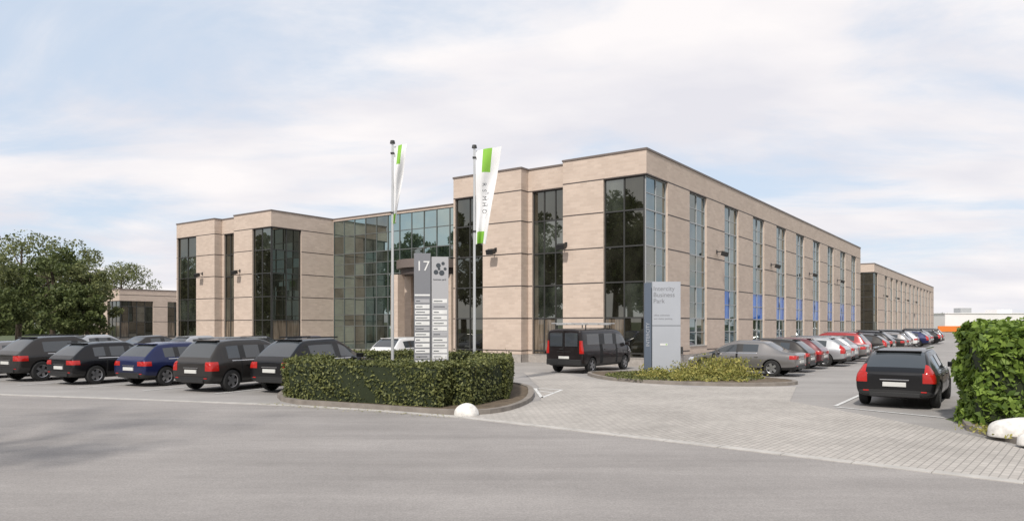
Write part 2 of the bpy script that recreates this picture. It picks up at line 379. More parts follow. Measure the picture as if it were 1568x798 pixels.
def kerb_loop(name,poly,w=.14,h=.12,k='kerbd',top='soil',zt=.09):
    mb=MB(); n=len(poly)
    c=Vector((sum(p[0] for p in poly)/n,sum(p[1] for p in poly)/n))
    inner=[]
    for p in poly:
        v=Vector(p); dd=(c-v).normalized(); inner.append(tuple(v+dd*w*1.2))
    for i in range(n):
        j=(i+1)%n
        a,b,c2,d=poly[i],poly[j],inner[j],inner[i]
        mb.face([(a[0],a[1],0),(b[0],b[1],0),(b[0],b[1],h),(a[0],a[1],h)],k)
        mb.face([(a[0],a[1],h),(b[0],b[1],h),(c2[0],c2[1],h),(d[0],d[1],h)],k)
        mb.face([(d[0],d[1],h),(c2[0],c2[1],h),(c2[0],c2[1],zt),(d[0],d[1],zt)],k)
    mb.face([(x,y,zt) for x,y in inner],top)
    return mb.obj(name)
def smoothpoly(pts,it=2):
    for _ in range(it):
        o=[]
        for i in range(len(pts)):
            a=pts[i];b=pts[(i+1)%len(pts)]
            o+=[(a[0]*.75+b[0]*.25,a[1]*.75+b[1]*.25),(a[0]*.25+b[0]*.75,a[1]*.25+b[1]*.75)]
        pts=o
    return pts
kerb_loop('hedge_bed',smoothpoly([(-6.9,19.5),(-3.6,17.75),(-1.2,16.45),(-.1,17.0),(.7,20),(.6,25),(-3.5,28),(-7.2,26)]))
kerb_loop('planted_island',smoothpoly([(3.0,29.8),(3.5,27),(5,25.3),(7.5,24.2),(9.9,24.6),(10.3,26.2),(9.0,28.2),(7.5,30.2),(5,31),(3.6,30.9)]))
kerb_loop('verge',[(8.75,11.75),(14,7),(30,5),(30,45),(13.4,20.2),(9.95,16.0),(9.0,14.2)],zt=.1)
pl=MB()
def line(a,b,w=.1,z=.016):
    a=Vector(a);b=Vector(b);d=(b-a).normalized();n=Vector((-d.y,d.x))*w/2
    pl.face([(*(a-n),z),(*(b-n),z),(*(b+n),z),(*(a+n),z)],'line')
hd=math.radians(28); hx,hy=math.sin(hd),math.cos(hd)
for i in range(9):
    bx,by=-6.3-2.68*i,20.6+1.02*i+.1*max(0,i-5)
    line((bx,by),(bx+hx*5,by+hy*5))
ux,uy=math.cos(RZ),math.sin(RZ); vx,vy=-uy,ux
def loc(u,v): return (A[0]+ux*u+vx*v, A[1]+uy*u+vy*v)
for k in range(-1,24):
    line(loc(-3.7+2.9*k,-3.0),loc(-3.7+2.9*k,-8.0))
line((8.2,18.2),(9.7,16.1)); line((8.3,18.4),(11.4,22.8))
line((.85,20.5),(1.6,23.0)); line((.85,20.5),(.75,23.6)); line((1.3,22),(.8,22.6)); line((1.6,23),(.75,23.6))
pl.obj('parking_markings')

# ------------------------------------------------------------------ foliage
def leaf_mesh(name,pts,size,mat,parent=None,extra=None,upbias=0,normals=None,var=.4):
    n=len(pts); 
    nr=rng.normal(size=(n,3)); 
    if normals is not None: nr=nr*.75+normals*1.0
    nr[:,2]+=upbias
    nr/=np.linalg.norm(nr,axis=1)[:,None]
    t=rng.normal(size=(n,3)); a=np.cross(nr,t); a/=np.linalg.norm(a,axis=1)[:,None]; b=np.cross(nr,a)
    s=size*(1+var*rng.uniform(-1,1,size=(n,1)))
    V=np.empty((n,4,3)); V[:,0]=pts-a*s; V[:,1]=pts-b*s*.55; V[:,2]=pts+a*s; V[:,3]=pts+b*s*.55
    V=V.reshape(-1,3)
    me=bpy.data.meshes.new(name); me.vertices.add(n*4); me.vertices.foreach_set('co',V.ravel())
    me.loops.add(n*4); me.loops.foreach_set('vertex_index',np.arange(n*4,dtype=np.int32))
    me.polygons.add(n); me.polygons.foreach_set('loop_start',np.arange(0,n*4,4,dtype=np.int32)); me.polygons.foreach_set('loop_total',np.full(n,4,dtype=np.int32))
    me.materials.append(M[mat]); me.update(calc_edges=True); me.validate()
    o=bpy.data.objects.new(name,me); col.objects.link(o)
    if parent: o.parent=parent
    return o
def hedge(name,polys,h,dens,size,mat,bump=.06,twigs=.0):
    e=empty(name); core=MB(); P=[];Nn=[]
    for pi,poly in enumerate(polys):
        c=np.mean(np.array(poly),axis=0)
        inner=[tuple(c+(np.array(p)-c)*(1-.12/max(.3,np.linalg.norm(np.array(p)-c)))) for p in poly]
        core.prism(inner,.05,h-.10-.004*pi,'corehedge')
        n=len(poly)
        for i in range(n):
            a=np.array(poly[i]);b=np.array(poly[(i+1)%n]); L_=np.linalg.norm(b-a); m=int(L_*h*dens)
            t=rng.uniform(0,1,m); z=rng.uniform(.05,h,m); nd=np.array([(b-a)[1],-(b-a)[0]])/L_
            if np.dot(nd,(a+b)/2-c)<0: nd=-nd
            xy=a+(b-a)*t[:,None]; 
            ex=rng.uniform(-.1,.03,m)+bump*np.sin(xy[:,0]*3.1+z*2.7)*np.cos(xy[:,1]*2.3-z*3.9)-.1*np.clip((z-h+.15)/.15,0,1)
            xy=xy+nd*ex[:,None]
            P.append(np.column_stack([xy,z])); Nn.append(np.tile([nd[0],nd[1],.35],(m,1)))
        x0=min(p[0] for p in poly);x1=max(p[0] for p in poly);y0=min(p[1] for p in poly);y1=max(p[1] for p in poly)
        m=int((x1-x0)*(y1-y0)*dens); xs=rng.uniform(x0,x1,m);ys=rng.uniform(y0,y1,m)
        ins=np.zeros(m,bool)
        for i in range(n):
            ax,ay=poly[i];bx,by=poly[(i+1)%n]
            cond=((ay>ys)!=(by>ys))&(xs<(bx-ax)*(ys-ay)/((by-ay)+1e-9)+ax); ins^=cond
        xs=xs[ins];ys=ys[ins]; z=h+rng.uniform(-.08,.03,len(xs))+bump*.9*np.sin(xs*2.1+1)*np.cos(ys*2.9)+ (rng.random(len(xs))>.95)*rng.uniform(0,.14,len(xs))
        P.append(np.column_stack([xs,ys,z])); Nn.append(np.tile([0,0,1.],(len(xs),1)))
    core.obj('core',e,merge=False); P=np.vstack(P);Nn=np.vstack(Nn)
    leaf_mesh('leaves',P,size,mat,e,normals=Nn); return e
def seg(a,b,w,ext=.0):
    a=Vector(a);b=Vector(b);d=(b-a).normalized();n=Vector((-d.y,d.x))*w; a=a-d*ext;b=b+d*ext
    return [tuple(a-n),tuple(b-n),tuple(b+n),tuple(a+n)]
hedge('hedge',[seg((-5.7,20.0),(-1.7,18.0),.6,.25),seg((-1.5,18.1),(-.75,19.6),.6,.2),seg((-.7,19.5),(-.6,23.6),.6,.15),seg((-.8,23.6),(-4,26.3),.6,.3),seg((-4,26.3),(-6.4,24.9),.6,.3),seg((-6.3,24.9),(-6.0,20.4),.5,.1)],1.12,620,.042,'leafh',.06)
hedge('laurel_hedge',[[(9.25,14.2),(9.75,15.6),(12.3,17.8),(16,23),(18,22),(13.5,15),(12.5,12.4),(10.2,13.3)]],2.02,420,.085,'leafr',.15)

def tree(name,loc,H,R,mat,nleaf=9000,leaf=.2,cz=.62,clumps=55,seed=0,sq=1.0):
    r=np.random.default_rng(seed); e=empty(name,(loc[0],loc[1],0))
    tb=MB(); rnd=random.Random(seed)
    def limb(p,q,r0,r1,k=7):
        p=Vector(p);q=Vector(q);d=(q-p).normalized();a=d.orthogonal().normalized();b=d.cross(a)
        A_=[p+(a*math.cos(t*2*math.pi/k)+b*math.sin(t*2*math.pi/k))*r0 for t in range(k)]
        B_=[q+(a*math.cos(t*2*math.pi/k)+b*math.sin(t*2*math.pi/k))*r1 for t in range(k)]
        for i in range(k): tb.face([A_[i],A_[(i+1)%k],B_[(i+1)%k],B_[i]],'bark')
    t0=Vector((0,0,0)); t1=Vector((rnd.uniform(-.2,.2),rnd.uniform(-.2,.2),H*.35)); t2=Vector((t1.x+.2,t1.y,H*.8))
    limb(t0,t1,H*.025,H*.018); limb(t1,t2,H*.018,H*.005)
    rv=H*(1-cz)
    C=[]
    for i in range(clumps):
        v=r.normal(size=3); v/=np.linalg.norm(v); rad=r.uniform(.35,.98)**.6
        wob=1+.25*np.sin(3*math.atan2(v[1],v[0])+seed)
        c=np.array([v[0]*R*rad*wob*sq,v[1]*R*rad*wob*sq,H*cz+v[2]*rv*rad*.9]); 
        if c[2]<H*.14: c[2]=H*.14+r.uniform(0,.3)
        C.append(c)
        if i%3==0: 
            s=t1.lerp(t2,rnd.random()*.8); limb(s,Vector(c),H*.007,H*.002,5)
    tb.obj('trunk_and_limbs',e)
    per=nleaf//clumps; P=[]
    for c in C:
        cr=R*r.uniform(.20,.34); d=r.normal(size=(per,3)); d/=np.linalg.norm(d,axis=1)[:,None]; d*= (r.uniform(.2,1,size=(per,1))**.45)*cr; d[:,2]*=.75
        P.append(c+d)
    leaf_mesh('crown',np.vstack(P),leaf,mat,e); return e
T=[(-46,62,9.8,3.6,'leaft'),(-40.3,63,9.4,3.1,'leaft2'),(-37.4,63,7.8,2.4,'leaft'),(-51,74,12.8,4.6,'leaft'),(-45.5,73,11.6,4.0,'leaft'),(-36.0,59,5.8,1.9,'leaft2'),(-54,66,9.5,3.6,'leaft2'),(-42,58,6.0,2.6,'leaft2'),(-59.0,108,12.6,4.6,'leaft'),(-67,112,13,5,'leaft'),(-45.5,55,5.6,2.6,'leaft2')]
for i,(x,y,h,R,m) in enumerate(T): tree('tree',(x,y),h,R,m,8000,.14,.55,60,seed=i+3)
T2=[(-31,16,16,4.5),(-37,24,12,3.8),(-44,11,19,5),(-49,31,17,4.5),(-56,20,20,5.5),(-61,44,16,4.6),(-67,36,18,5.0),(-68,54,15,5),(-76,46,17,5.5),(-52,2,18,5),(-40,3,14,4)]
for i,(x,y,h,R) in enumerate(T2): tree('tree',(x,y),h,R,'leafref',7000,.28,.60,48,seed=40+i)
tree('tree',(-11.5,6.2),11.5,3.2,'leaft',1500,.13,.66,40,seed=77)
def treeline(name,pts,h,n):
    P=[]
    for _ in range(n):
        i=random.randrange(len(pts)-1); t=random.random(); a=pts[i];b=pts[i+1]
        x=a[0]+(b[0]-a[0])*t;y=a[1]+(b[1]-a[1])*t+random.uniform(-4,4)
        hh=h*(.75+.18*math.sin(x*.13)+.12*math.sin(x*.41+1))
        P.append((x+random.uniform(-1,1),y,random.random()**.8*hh))
    return leaf_mesh(name,np.array(P),.75,'leaft2')
treeline('distant_trees',[(95,270),(150,262),(215,245),(260,225)],6.0,9000)
treeline('distant_trees',[(-190,170),(-120,150),(-70,130),(-40,140)],7,9000)
P=[]
for _ in range(70):
    a=random.uniform(0,6.28); rr=random.random()**.5; cx,cy=7.0+2.4*rr*math.cos(a)-.3*rr*math.sin(a),27.7+2.5*rr*math.sin(a)
    if cy<26.3: hh=.12
    else: hh=.42 if cx>6.4 else .25
    for _ in range(90):
        P.append((cx+random.gauss(0,.17),cy+random.gauss(0,.17),.1+abs(random.gauss(0,.5))*hh))
for _ in range(16):
    cx,cy=random.uniform(7.2,9.2),random.uniform(27.6,29.3); hh=random.uniform(.5,.85)
    for _ in range(110): P.append((cx+random.gauss(0,.2),cy+random.gauss(0,.2),.1+random.random()*hh))
leaf_mesh('island_shrubs',np.array(P),.05,'leafy')
P=[(random.uniform(3.6,9.4),random.uniform(25.6,30.2),.1+random.random()*.08) for _ in range(5000)]
P=[p for p in P if (p[0]-6.6)**2/9.0+(p[1]-27.7)**2/7.5<1]
leaf_mesh('island_groundcover',np.array(P),.05,'leafh')
Pg=[]
for _ in range(3500):
    t=random.random(); Pg.append((9.1+t*1.2+random.gauss(0,.25),13.4-t*1.1+random.gauss(0,.3),.1+random.random()*.06))
leaf_mesh('verge_groundcover',np.array(Pg),.035,'leafy')
Pl=[]
for _ in range(260):
    t=random.random(); Pl.append((-6.6+t*5.2+random.gauss(0,.12),19.0-t*2.75+random.gauss(0,.14)-abs(random.gauss(0,.12)),.03))
leaf_mesh('fallen_leaves',np.array(Pl),.022,'leafy',upbias=6)

# ------------------------------------------------------------------ stones
def stone(name,loc,r,sc=(1,1,.75),amp=.12,seed=1):
    bm=bmesh.new(); bmesh.ops.create_icosphere(bm,subdivisions=4,radius=r)
    for v in bm.verts:
        p=v.co*4/r*.5; k=1+amp*(math.sin(p.x*2.1+seed)*math.cos(p.y*1.7+seed)+.5*math.sin(p.z*3+p.x))
        v.co=Vector((v.co.x*k*sc[0],v.co.y*k*sc[1],max(v.co.z*k*sc[2],-.05)))
    me=bpy.data.meshes.new(name); bm.to_mesh(me); bm.free(); me.materials.append(M['rock'])
    me.polygons.foreach_set('use_smooth',[True]*len(me.polygons)); o=bpy.data.objects.new(name,me); col.objects.link(o); o.location=loc; return o
stone('stone_bollard',(-1.05,16.55,.03),.29,(1,1,.9),.02)
stone('white_boulder',(9.2,13.0,.12),.44,(1.15,.9,.7),.05,2)
stone('white_boulder',(9.0,12.15,.1),.33,(1.2,.8,.6),.05,5)
stone('white_boulder',(9.8,12.3,.12),.40,(1.1,.9,.7),.05,8)

# ------------------------------------------------------------------ fence
F=empty('wire_fence',(9.72,13.45,0),math.radians(-26)); fb=MB()
for i in range(3): fb.box((i*2.5,-.03,.05),(i*2.5+.06,.03,2.0),'fence')
for j in range(10): fb.box((0,-.006,.15+j*.2),(5.0,.006,.165+j*.2),'fence')
for i in range(100): fb.box((.05+i*.05,-.009,.12),(.056+i*.05,-.003,1.98),'fence')
fb.obj('mesh_panels',F,merge=False)

# ------------------------------------------------------------------ flags & poles
def flag(name,x,y,h,w_top,w_bot,fl,seed,ang):
    e=empty(name,(x,y,0),0); mb=MB()
    mb.cyl((0,0,0),.055,0,h,'pole',14,.035); mb.cyl((0,0,0),.09,h,h+.1,'black',12,.07); mb.cyl((0,0,0),.1,.05,.3,'black',12)
    for z in (h-.35,h-fl*.9): mb.box((-.06,-.06,z),(.06,.06,z+.05),'black')
    mb.obj('pole',e,smooth=False)
    f=MB(); nu,nv=14,40; ca,sa=math.cos(ang),math.sin(ang)
    def pt(i,j):
        u=i/nu; v=j/nv; w=w_top*(1-v)+w_bot*v
        t=u*w+.05; wav=.11*math.sin(u*7+v*2.5+seed)*(.3+v)*min(1,u*3)+.05*math.sin(v*9+u*3+seed)
        z=h-.08-v*fl+.12*(u*w)*(1-v)-.04*math.sin(u*5+seed)*v
        return (t*ca-wav*sa,t*sa+wav*ca,z)
    for i in range(nu):
        for j in range(nv):
            u=i/nu; v=j/nv; k='flagw'
            if v<.24 and .22<u<.62: k='flagg'
            if v>.86 and .1<u<.7: k='flagg'
            f.face([pt(i,j),pt(i+1,j),pt(i+1,j+1),pt(i,j+1)],k)
    o=f.obj('flag_cloth',e,smooth=True)
    if w_bot>.3:
        for k in range(5):
            zz=h-1.2-k*.22; text('RSMHO'[k],.2,'txtd',e,(.28,-.16,zz),(math.pi/2,math.pi/2,0),name='flag_letter')
    return e
flag('flagpole',-4.0,24,8.15,.45,.06,2.6,1.0,-.15)
flag('flagpole',-1.27,24.2,8.05,.88,.34,3.15,2.2,-.1)

# ------------------------------------------------------------------ directory sign (17)
S=empty('directory_sign',(-2.4,21.4,0),math.radians(6)); sb=MB()
sb.box((-.52,-.05,.1),(-.03,.05,4.22),'sign_d'); sb.box((.0,-.05,.1),(.5,.05,4.12),'sign_m')
sb.box((-.03,-.03,.1),(.0,.03,4.1),'black')
sb.box((-.50,-.056,2.95),(-.05,-.0505,3.0),'white')
for c,x in enumerate((-.49,.03)):
    zt=2.86
    for j in range(14):
        z=zt-j*.165
        if z<.6: break
        sb.box((x,-.058,z-.12),(x+.43,-.0505,z),'white' if (j*7+c*3)%5 else 'sign_m')
        sb.box((x+.03,-.0605,z-.075),(x+.03+.12+.25*((j*37+c*11)%7)/7,-.0585,z-.05),'txtd')
sb.obj('panels',S,bevel=.004)
text('17',.42,'white',S,(-.47,-.055,3.7),name='number',ext=.004)
lb=MB()
for (cx,cz,r) in [(.2,3.86,.07),(.34,3.92,.05),(.13,3.66,.07),(.3,3.64,.08),(.4,3.76,.045),(.22,3.76,.04)]: lb.cyl((cx,0,cz),r,-.058,-.051,'txtd',14,axis='y')
lb.obj('logo',S)
text('business park',.07,'txtd',S,(.05,-.055,3.42),name='caption')

S2_=empty('business_park_sign',(6.15,29.3,0),math.radians(-4)); sb=MB()
sb.box((-.42,-.06,.05),(.72,.06,3.85),'sign_l'); sb.box((-.74,-.04,.05),(-.45,.08,3.8),'sign_b'); sb.box((-.45,-.02,.1),(-.42,.02,3.6),'black')
sb.box((-.42,-.066,2.05),(.72,-.0605,2.07),'txtd')
sb.box((-.1,-.068,1.25),(.2,-.0605,1.33),'white'); sb.box((.12,-.069,1.27),(.18,-.0685,1.31),'flagg')
sb.obj('panels',S2_,bevel=.006)
for i,t in enumerate(['Intercity','Business','Park']): text(t,.255,'sign_d',S2_,(-.38,-.062,3.48-.25*i),name='title',ext=.004)
for i,t in enumerate(['office addresses','and visitor parking']): text(t,.1,'sign_d',S2_,(-.36,-.062,2.45-.14*i),name='subtitle')
text('INTERCITY',.2,'sign_l',S2_,(-.53,-.045,1.2),(math.pi/2,-math.pi/2,0),name='side_title')

# ------------------------------------------------------------------ cars
M['carglass']=simple('car_glass',(.045,.052,.058),.03,0,.9)
M['tyre']=simple('tyre',(.02,.02,.02),.85)
M['rim']=simple('alloy_rim',(.45,.45,.46),.3,.8)
M['red']=simple('tail_light',(.42,.014,.010),.15,0,.5,.3)
M['head']=simple('head_light',(.6,.62,.65),.1,.2)
M['plate']=simple('number_plate',(.60,.60,.57),.4)
M['chrome']=simple('chrome',(.6,.6,.6),.15,1)
M['seam']=simple('panel_gap',(.006,.006,.006),.8)
M['paintph']=simple('car_paint',(.02,.02,.02),.25,coat=1)
def paint(n,c,metal=.2):
    dark=max(c)<.1
    M[n]=simple(n,c,.30,metal,.25 if dark else .5,.45 if dark else .8); return n
paint('paint_black',(.008,.008,.009)); paint('paint_darkblue',(.012,.018,.07)); paint('paint_darkbrown',(.018,.014,.014))
paint('paint_grey',(.20,.19,.185),.5); paint('paint_silver',(.42,.43,.44),.5); paint('paint_red',(.30,.02,.02)); paint('paint_maroon',(.11,.02,.025)); paint('paint_white',(.65,.65,.64),0); paint('paint_darkgrey',(.032,.029,.027))
def car_type(L,H,W,belt,xr0,xr1,ws1,ws0,kind='hatch',tw=.70,clear=.2,wr=.33,xw0=.82,xw1=None,hood=None):
    xw1=xw1 or L-.86; hood=hood or belt
    cl=clear
    S=[]
    def st(x,zb,zbelt,ztop,wl,wb,wt,flag): S.append((x,zb,zbelt,ztop,wl*W,wb*W,wt*W,flag))
    van=kind=='van'
    if van:
        st(0,cl+.14,belt-.0,H-.12,.90,.92,tw*.97,'b'); st(.04,cl+.05,belt,H-.05,.97,.97,tw,'b'); st(.25,cl+.02,belt,H-.02,.99,.99,tw+.01,'g')
    else:
        st(0,cl+.16,belt-.16,belt-.09,.84,.85,.70,'b')
        st(.03,cl+.09,belt-.09,belt-.02,.92,.92,.75,'b')
        if kind=='sedan':
            st(.12,cl+.06,belt-.03,belt+.05,.95,.95,.80,'b'); st(xr0,cl+.02,belt-.02,belt+.06,.98,.97,.80,'r')
            st(xr1,cl+.02,belt,H-.055,.98,.98,tw-.01,'b'); st(xr1+.08,cl,belt,H-.03,.99,.99,tw,'g')
        else:
            st(xr0,cl+.06,belt-.03,belt+.05,.95,.95,.80,'r')
            # rear quarter: steep tailgate glass, spoiler lip, then roof
            xq=xr0+(xr1-xr0)*.72; st(xq,cl+.03,belt-.01,belt+.05+(H-.09-belt-.05)*.86,.97,.97,tw+.03,'r')
            st(xr1,cl+.02,belt,H-.075,.98,.98,tw,'b'); st(xr1+.10,cl+.01,belt,H-.05,.985,.985,tw,'g')
            st(xr1+.40,cl,belt,H-.025,.99,.99,tw+.005,'g')
    xa=xw0+.38; xb=(xw0+xw1)/2-.02
    rest=[x for x in (xa,) if x>S[-1][0]+.1]
    if van: xa=1.75; rest=[xa]; xb=3.0
    for x in rest:
        st(x,cl,belt,H-.01,1,1,tw+.01,'s'); st(x+.012,cl,belt,H-.01,1,1,tw+.01,'p'); st(x+.06,cl,belt,H-.008,1,1,tw+.01,'g')
    st(xb-.05,cl,belt-.01,H,1,1,tw+.01,'p'); st(xb,cl,belt-.01,H,1,1,tw+.01,'s'); st(xb+.012,cl,belt-.01,H,1,1,tw+.01,'g')
    st(ws1,cl,belt-.02,H-.05,1,.99,tw,'w')
    xs=ws0-.12
    f=(xs-ws1)/(ws0-ws1); st(xs,cl,belt-.025,H-.05+(hood+.02-H+.05)*f,1,.99,tw+(.80-tw)*f,'ws'); 
    f=(xs+.012-ws1)/(ws0-ws1); st(xs+.012,cl,belt-.025,H-.05+(hood+.02-H+.05)*f,1,.99,tw+(.80-tw)*f,'w')
    st(ws0,cl,hood-.04,hood+.02,.99,.98,.80,'b')
    st(ws0+(L-ws0)*.45,cl,hood-.09,hood-.03,.98,.96,.76,'b')
    st(L-.22,cl+.02,hood-.20,hood-.15,.93,.90,.70,'b'); st(L-.06,cl+.05,hood-.30,hood-.25,.82,.80,.6,'b'); st(L,cl+.12,hood-.38,hood-.34,.68,.66,.5,'b')
    mats=['paintph','carglass','seam','black','chrome']
    V=[];F_=[];mi=[]
    for (x,zb,zl,zt,wl,wb,wt,fl) in S:
        g=zt-zl
        half=[(0,zb),(wl*.86,zb),(wl*.985,zb+.12),(wb*1.0+.012,zb+.50*(zl-zb)),(wb,zl-.09),(wb-.045,zl),(wt+.05*min(1,g*3),zl+g*.80),(wt,zl+g*.93),(wt*.62,zt-.008),(0,zt)]
        ring=[(x,y,z) for y,z in half]+[(x,-y,z) for y,z in half[-2:0:-1]]
        V+=ring
    n=18
    for i in range(len(S)-1):
        fl=S[i][7]
        for j in range(n):
            jj=(j+1)%n; F_.append((i*n+j,i*n+jj,(i+1)*n+jj,(i+1)*n+j))
            b=j if j<9 else 17-j
            m=0
            if b in (0,): m=3
            if b==1: m=3
            if b==5 and fl in('g','w','ws'): m=1
            if b==5 and fl in('p','s'): m=3
            if fl in('s','ws') and b in(2,3,4): m=2
            if b in(7,8) and fl in('w','ws','r'): m=1
            mi.append(m)
    for base,rev in ((0,False),((len(S)-1)*n,True)):
        for j in range(9):
            a,b=j,j+1; a2=(n-a)%n; b2=(n-b)%n
            q=[a,b,b2,a2]; q2=[]
            for t in q:
                if t not in q2: q2.append(t)
            F_.append(tuple(base+t for t in q2)); mi.append(3 if j<2 else 0)
    me=bpy.data.meshes.new('b'); me.from_pydata(V,[],F_)
    for k in mats: me.materials.append(M[k])
    me.polygons.foreach_set('material_index',mi)
    bm=bmesh.new(); bm.from_mesh(me); bmesh.ops.recalc_face_normals(bm,faces=bm.faces); bm.to_mesh(me); bm.free()
    o=bpy.data.objects.new('b',me); col.objects.link(o)
    ss=o.modifiers.new('s','SUBSURF'); ss.levels=2; ss.render_levels=2
    def yb_(sg,a,b): return (min(a*sg,b*sg),max(a*sg,b*sg))
    lens={'red':MB(),'head':MB()}
    for sg in (1,-1):
        def add(key,xa_,ya,za,xb_,yb2,zb_):
            y0,y1=yb_(sg,ya,yb2); lens[key].box((xa_,y0,za),(xb_,y1,zb_),key)
        if van: add('red',-.1,.80*W,.85,.10,1.1*W,1.40)
        elif kind=='suv': add('red',-.1,.56*W,belt-.25,.34,1.1*W,belt-.06)
        elif kind=='mpv': add('red',-.1,.68*W,belt-.30,.30,1.1*W,belt-.02)
        elif kind=='estate': add('red',-.1,.66*W,belt-.28,.20,1.1*W,belt-.04); add('red',-.1,.70*W,belt-.035,.26,1.1*W,belt+.20)
        else: add('red',-.1,.52*W,belt-.22,.26,1.1*W,belt-.07)
        add('head',L-.36,.50*W,hood-.36,L+.1,1.1*W,hood-.22)
    # bright strip along the window sill, taken from the body surface in the same way
    lens['chrome']=MB()
    for sg in (1,-1):
        y0,y1=yb_(sg,.80*W,1.2*W)
        if not van: lens['chrome'].box((xr1+.25,y0,belt-.012),(ws0-.35,y1,belt+.012),'chrome')
    extra=[]
    for key,lm in lens.items():
        if not lm.v: continue
        dup=bpy.data.objects.new('l',me.copy()); col.objects.link(dup)
        s2=dup.modifiers.new('s','SUBSURF'); s2.levels=2
        dp=dup.modifiers.new('d','DISPLACE'); dp.strength=.008; dp.mid_level=0
        lo=lm.obj('lens'); b2=dup.modifiers.new('b','BOOLEAN'); b2.operation='INTERSECT'; b2.object=lo; b2.solver='EXACT'
        bpy.context.view_layer.update(); dg=bpy.context.evaluated_depsgraph_get()
        lmsh=bpy.data.meshes.new_from_object(dup.evaluated_get(dg))
        lmsh.materials.clear(); lmsh.materials.append(M[key])
        for p in lmsh.polygons: p.material_index=0
        extra.append((key,lmsh)); bpy.data.objects.remove(dup); bpy.data.objects.remove(lo)
    cb=MB(); cb.mats=mats[:]
    for xx in (xw0,xw1):
        for sgn in (1,-1):
            a,b=(W-.30)*sgn,(W+.2)*sgn; cb.cyl((xx,0,wr),wr+.05,min(a,b),max(a,b),'black',32,axis='y')
    co=cb.obj('cut'); 
    bo=o.modifiers.new('c','BOOLEAN'); bo.operation='DIFFERENCE'; bo.object=co; bo.solver='EXACT'
    bpy.context.view_layer.update(); dg=bpy.context.evaluated_depsgraph_get()
    nm=bpy.data.meshes.new_from_object(o.evaluated_get(dg)); nm.name='car_body_'+kind
    bpy.data.objects.remove(o); bpy.data.objects.remove(co)
    for p in nm.polygons: p.use_smooth=True
    bm=bmesh.new(); bm.from_mesh(nm)
    for ed in bm.edges:
        if len(ed.link_faces)==2 and ed.calc_face_angle()>math.radians(50): ed.smooth=False
    bm.to_mesh(nm); bm.free()
    # wheels
    wb_=MB()
    for xx in (xw0,xw1):
        for sgn in (1,-1):
            yo=(W-.015)*sgn; prof=[(.62*wr,-.0),(.90*wr,.0),(wr*.985,.03),(wr,.06),(wr,.19),(.95*wr,.22)]
            k=28
            for a in range(k):
                a0,a1=2*math.pi*a/k,2*math.pi*(a+1)/k
                for t in range(len(prof)-1):
                    (r0,d0),(r1,d1)=prof[t],prof[t+1]
                    wb_.face([(xx+r0*math.cos(a0),yo-sgn*d0,wr+r0*math.sin(a0)),(xx+r0*math.cos(a1),yo-sgn*d0,wr+r0*math.sin(a1)),(xx+r1*math.cos(a1),yo-sgn*d1,wr+r1*math.sin(a1)),(xx+r1*math.cos(a0),yo-sgn*d1,wr+r1*math.sin(a0))],'tyre')
                wb_.face([(xx+.66*wr*math.cos(a0),yo-sgn*.005,wr+.66*wr*math.sin(a0)),(xx+.66*wr*math.cos(a1),yo-sgn*.005,wr+.66*wr*math.sin(a1)),(xx+.59*wr*math.cos(a1),yo-sgn*.02,wr+.59*wr*math.sin(a1)),(xx+.59*wr*math.cos(a0),yo-sgn*.02,wr+.59*wr*math.sin(a0))],'rim')
            y0,y1=sorted((yo-sgn*.06,yo-sgn*.075)); wb_.cyl((xx,0,wr),.63*wr,y0,y1,'black',24,axis='y')
            y0,y1=sorted((yo-sgn*.02,yo-sgn*.055)); wb_.cyl((xx,0,wr),.13*wr,y0,y1,'rim',12,axis='y')
            for s in range(5):
                R=Matrix.Translation((xx,yo-sgn*.035,wr))@Matrix.Rotation(s*2*math.pi/5+.3,4,'Y')
                wb_.box((-.05,-.015,.03),(.05,.012,.62*wr),'rim',R)
    # details
    db=MB()
    def rb(a,b,k,mat=None): db.box(a,b,k,mat)
    for sg in (1,-1):
        def yb(a,b): return (min(a*sg,b*sg),max(a*sg,b*sg))
        if van:
            y0,y1=yb(.06,.72*W); rb((-.028,y0,1.15),(.03,y1,1.72),'carglass')
        y0,y1=yb(W*.97,W+.17); rb((ws0-.42,y0,belt+.0),(ws0-.28,y1,belt+.14),'paintph')
        y0,y1=yb(W-.02,W+.022); 
        for hx_ in (xb+.12,xa+.15) : rb((hx_,y0,belt-.16),(hx_+.16,y1,belt-.125),'paintph')
        if kind in('estate','suv','mpv'):
            y0,y1=yb(tw*W-.03,tw*W+.0); rb((xr1+.2,y0,H-.02),(ws1-.1,y1,H+.025),'chrome' if kind!='suv' else 'black')
        y0,y1=yb(.62*W,.76*W); rb((-.004,y0,cl+.22),(.05,y1,cl+.25),'red')
    rb((-.03,-.26,belt-.38 if not van else .62),(.02,.26,belt-.27 if not van else .73),'plate')
    rb((-.02,-.6*W,cl+.1),(.05,.6*W,cl+.2),'black')
    rb((-.02,-.35*W,belt-.225),(.03,.35*W,belt-.20),'chrome' if not van else 'black')
    if not van:
        rb((-.006,-.80*W,cl+.285),(.03,.80*W,cl+.297),'seam')
        if kind!='sedan': rb((xr1-.10,-.56*W,H-.085),(xr1+.08,.56*W,H-.055),'paintph')
    rb((L-.06,-.4*W,cl+.18),(L+.012,.4*W,hood-.42),'black'); rb((L-.03,-.26,cl+.12),(L+.02,.26,cl+.23),'plate')
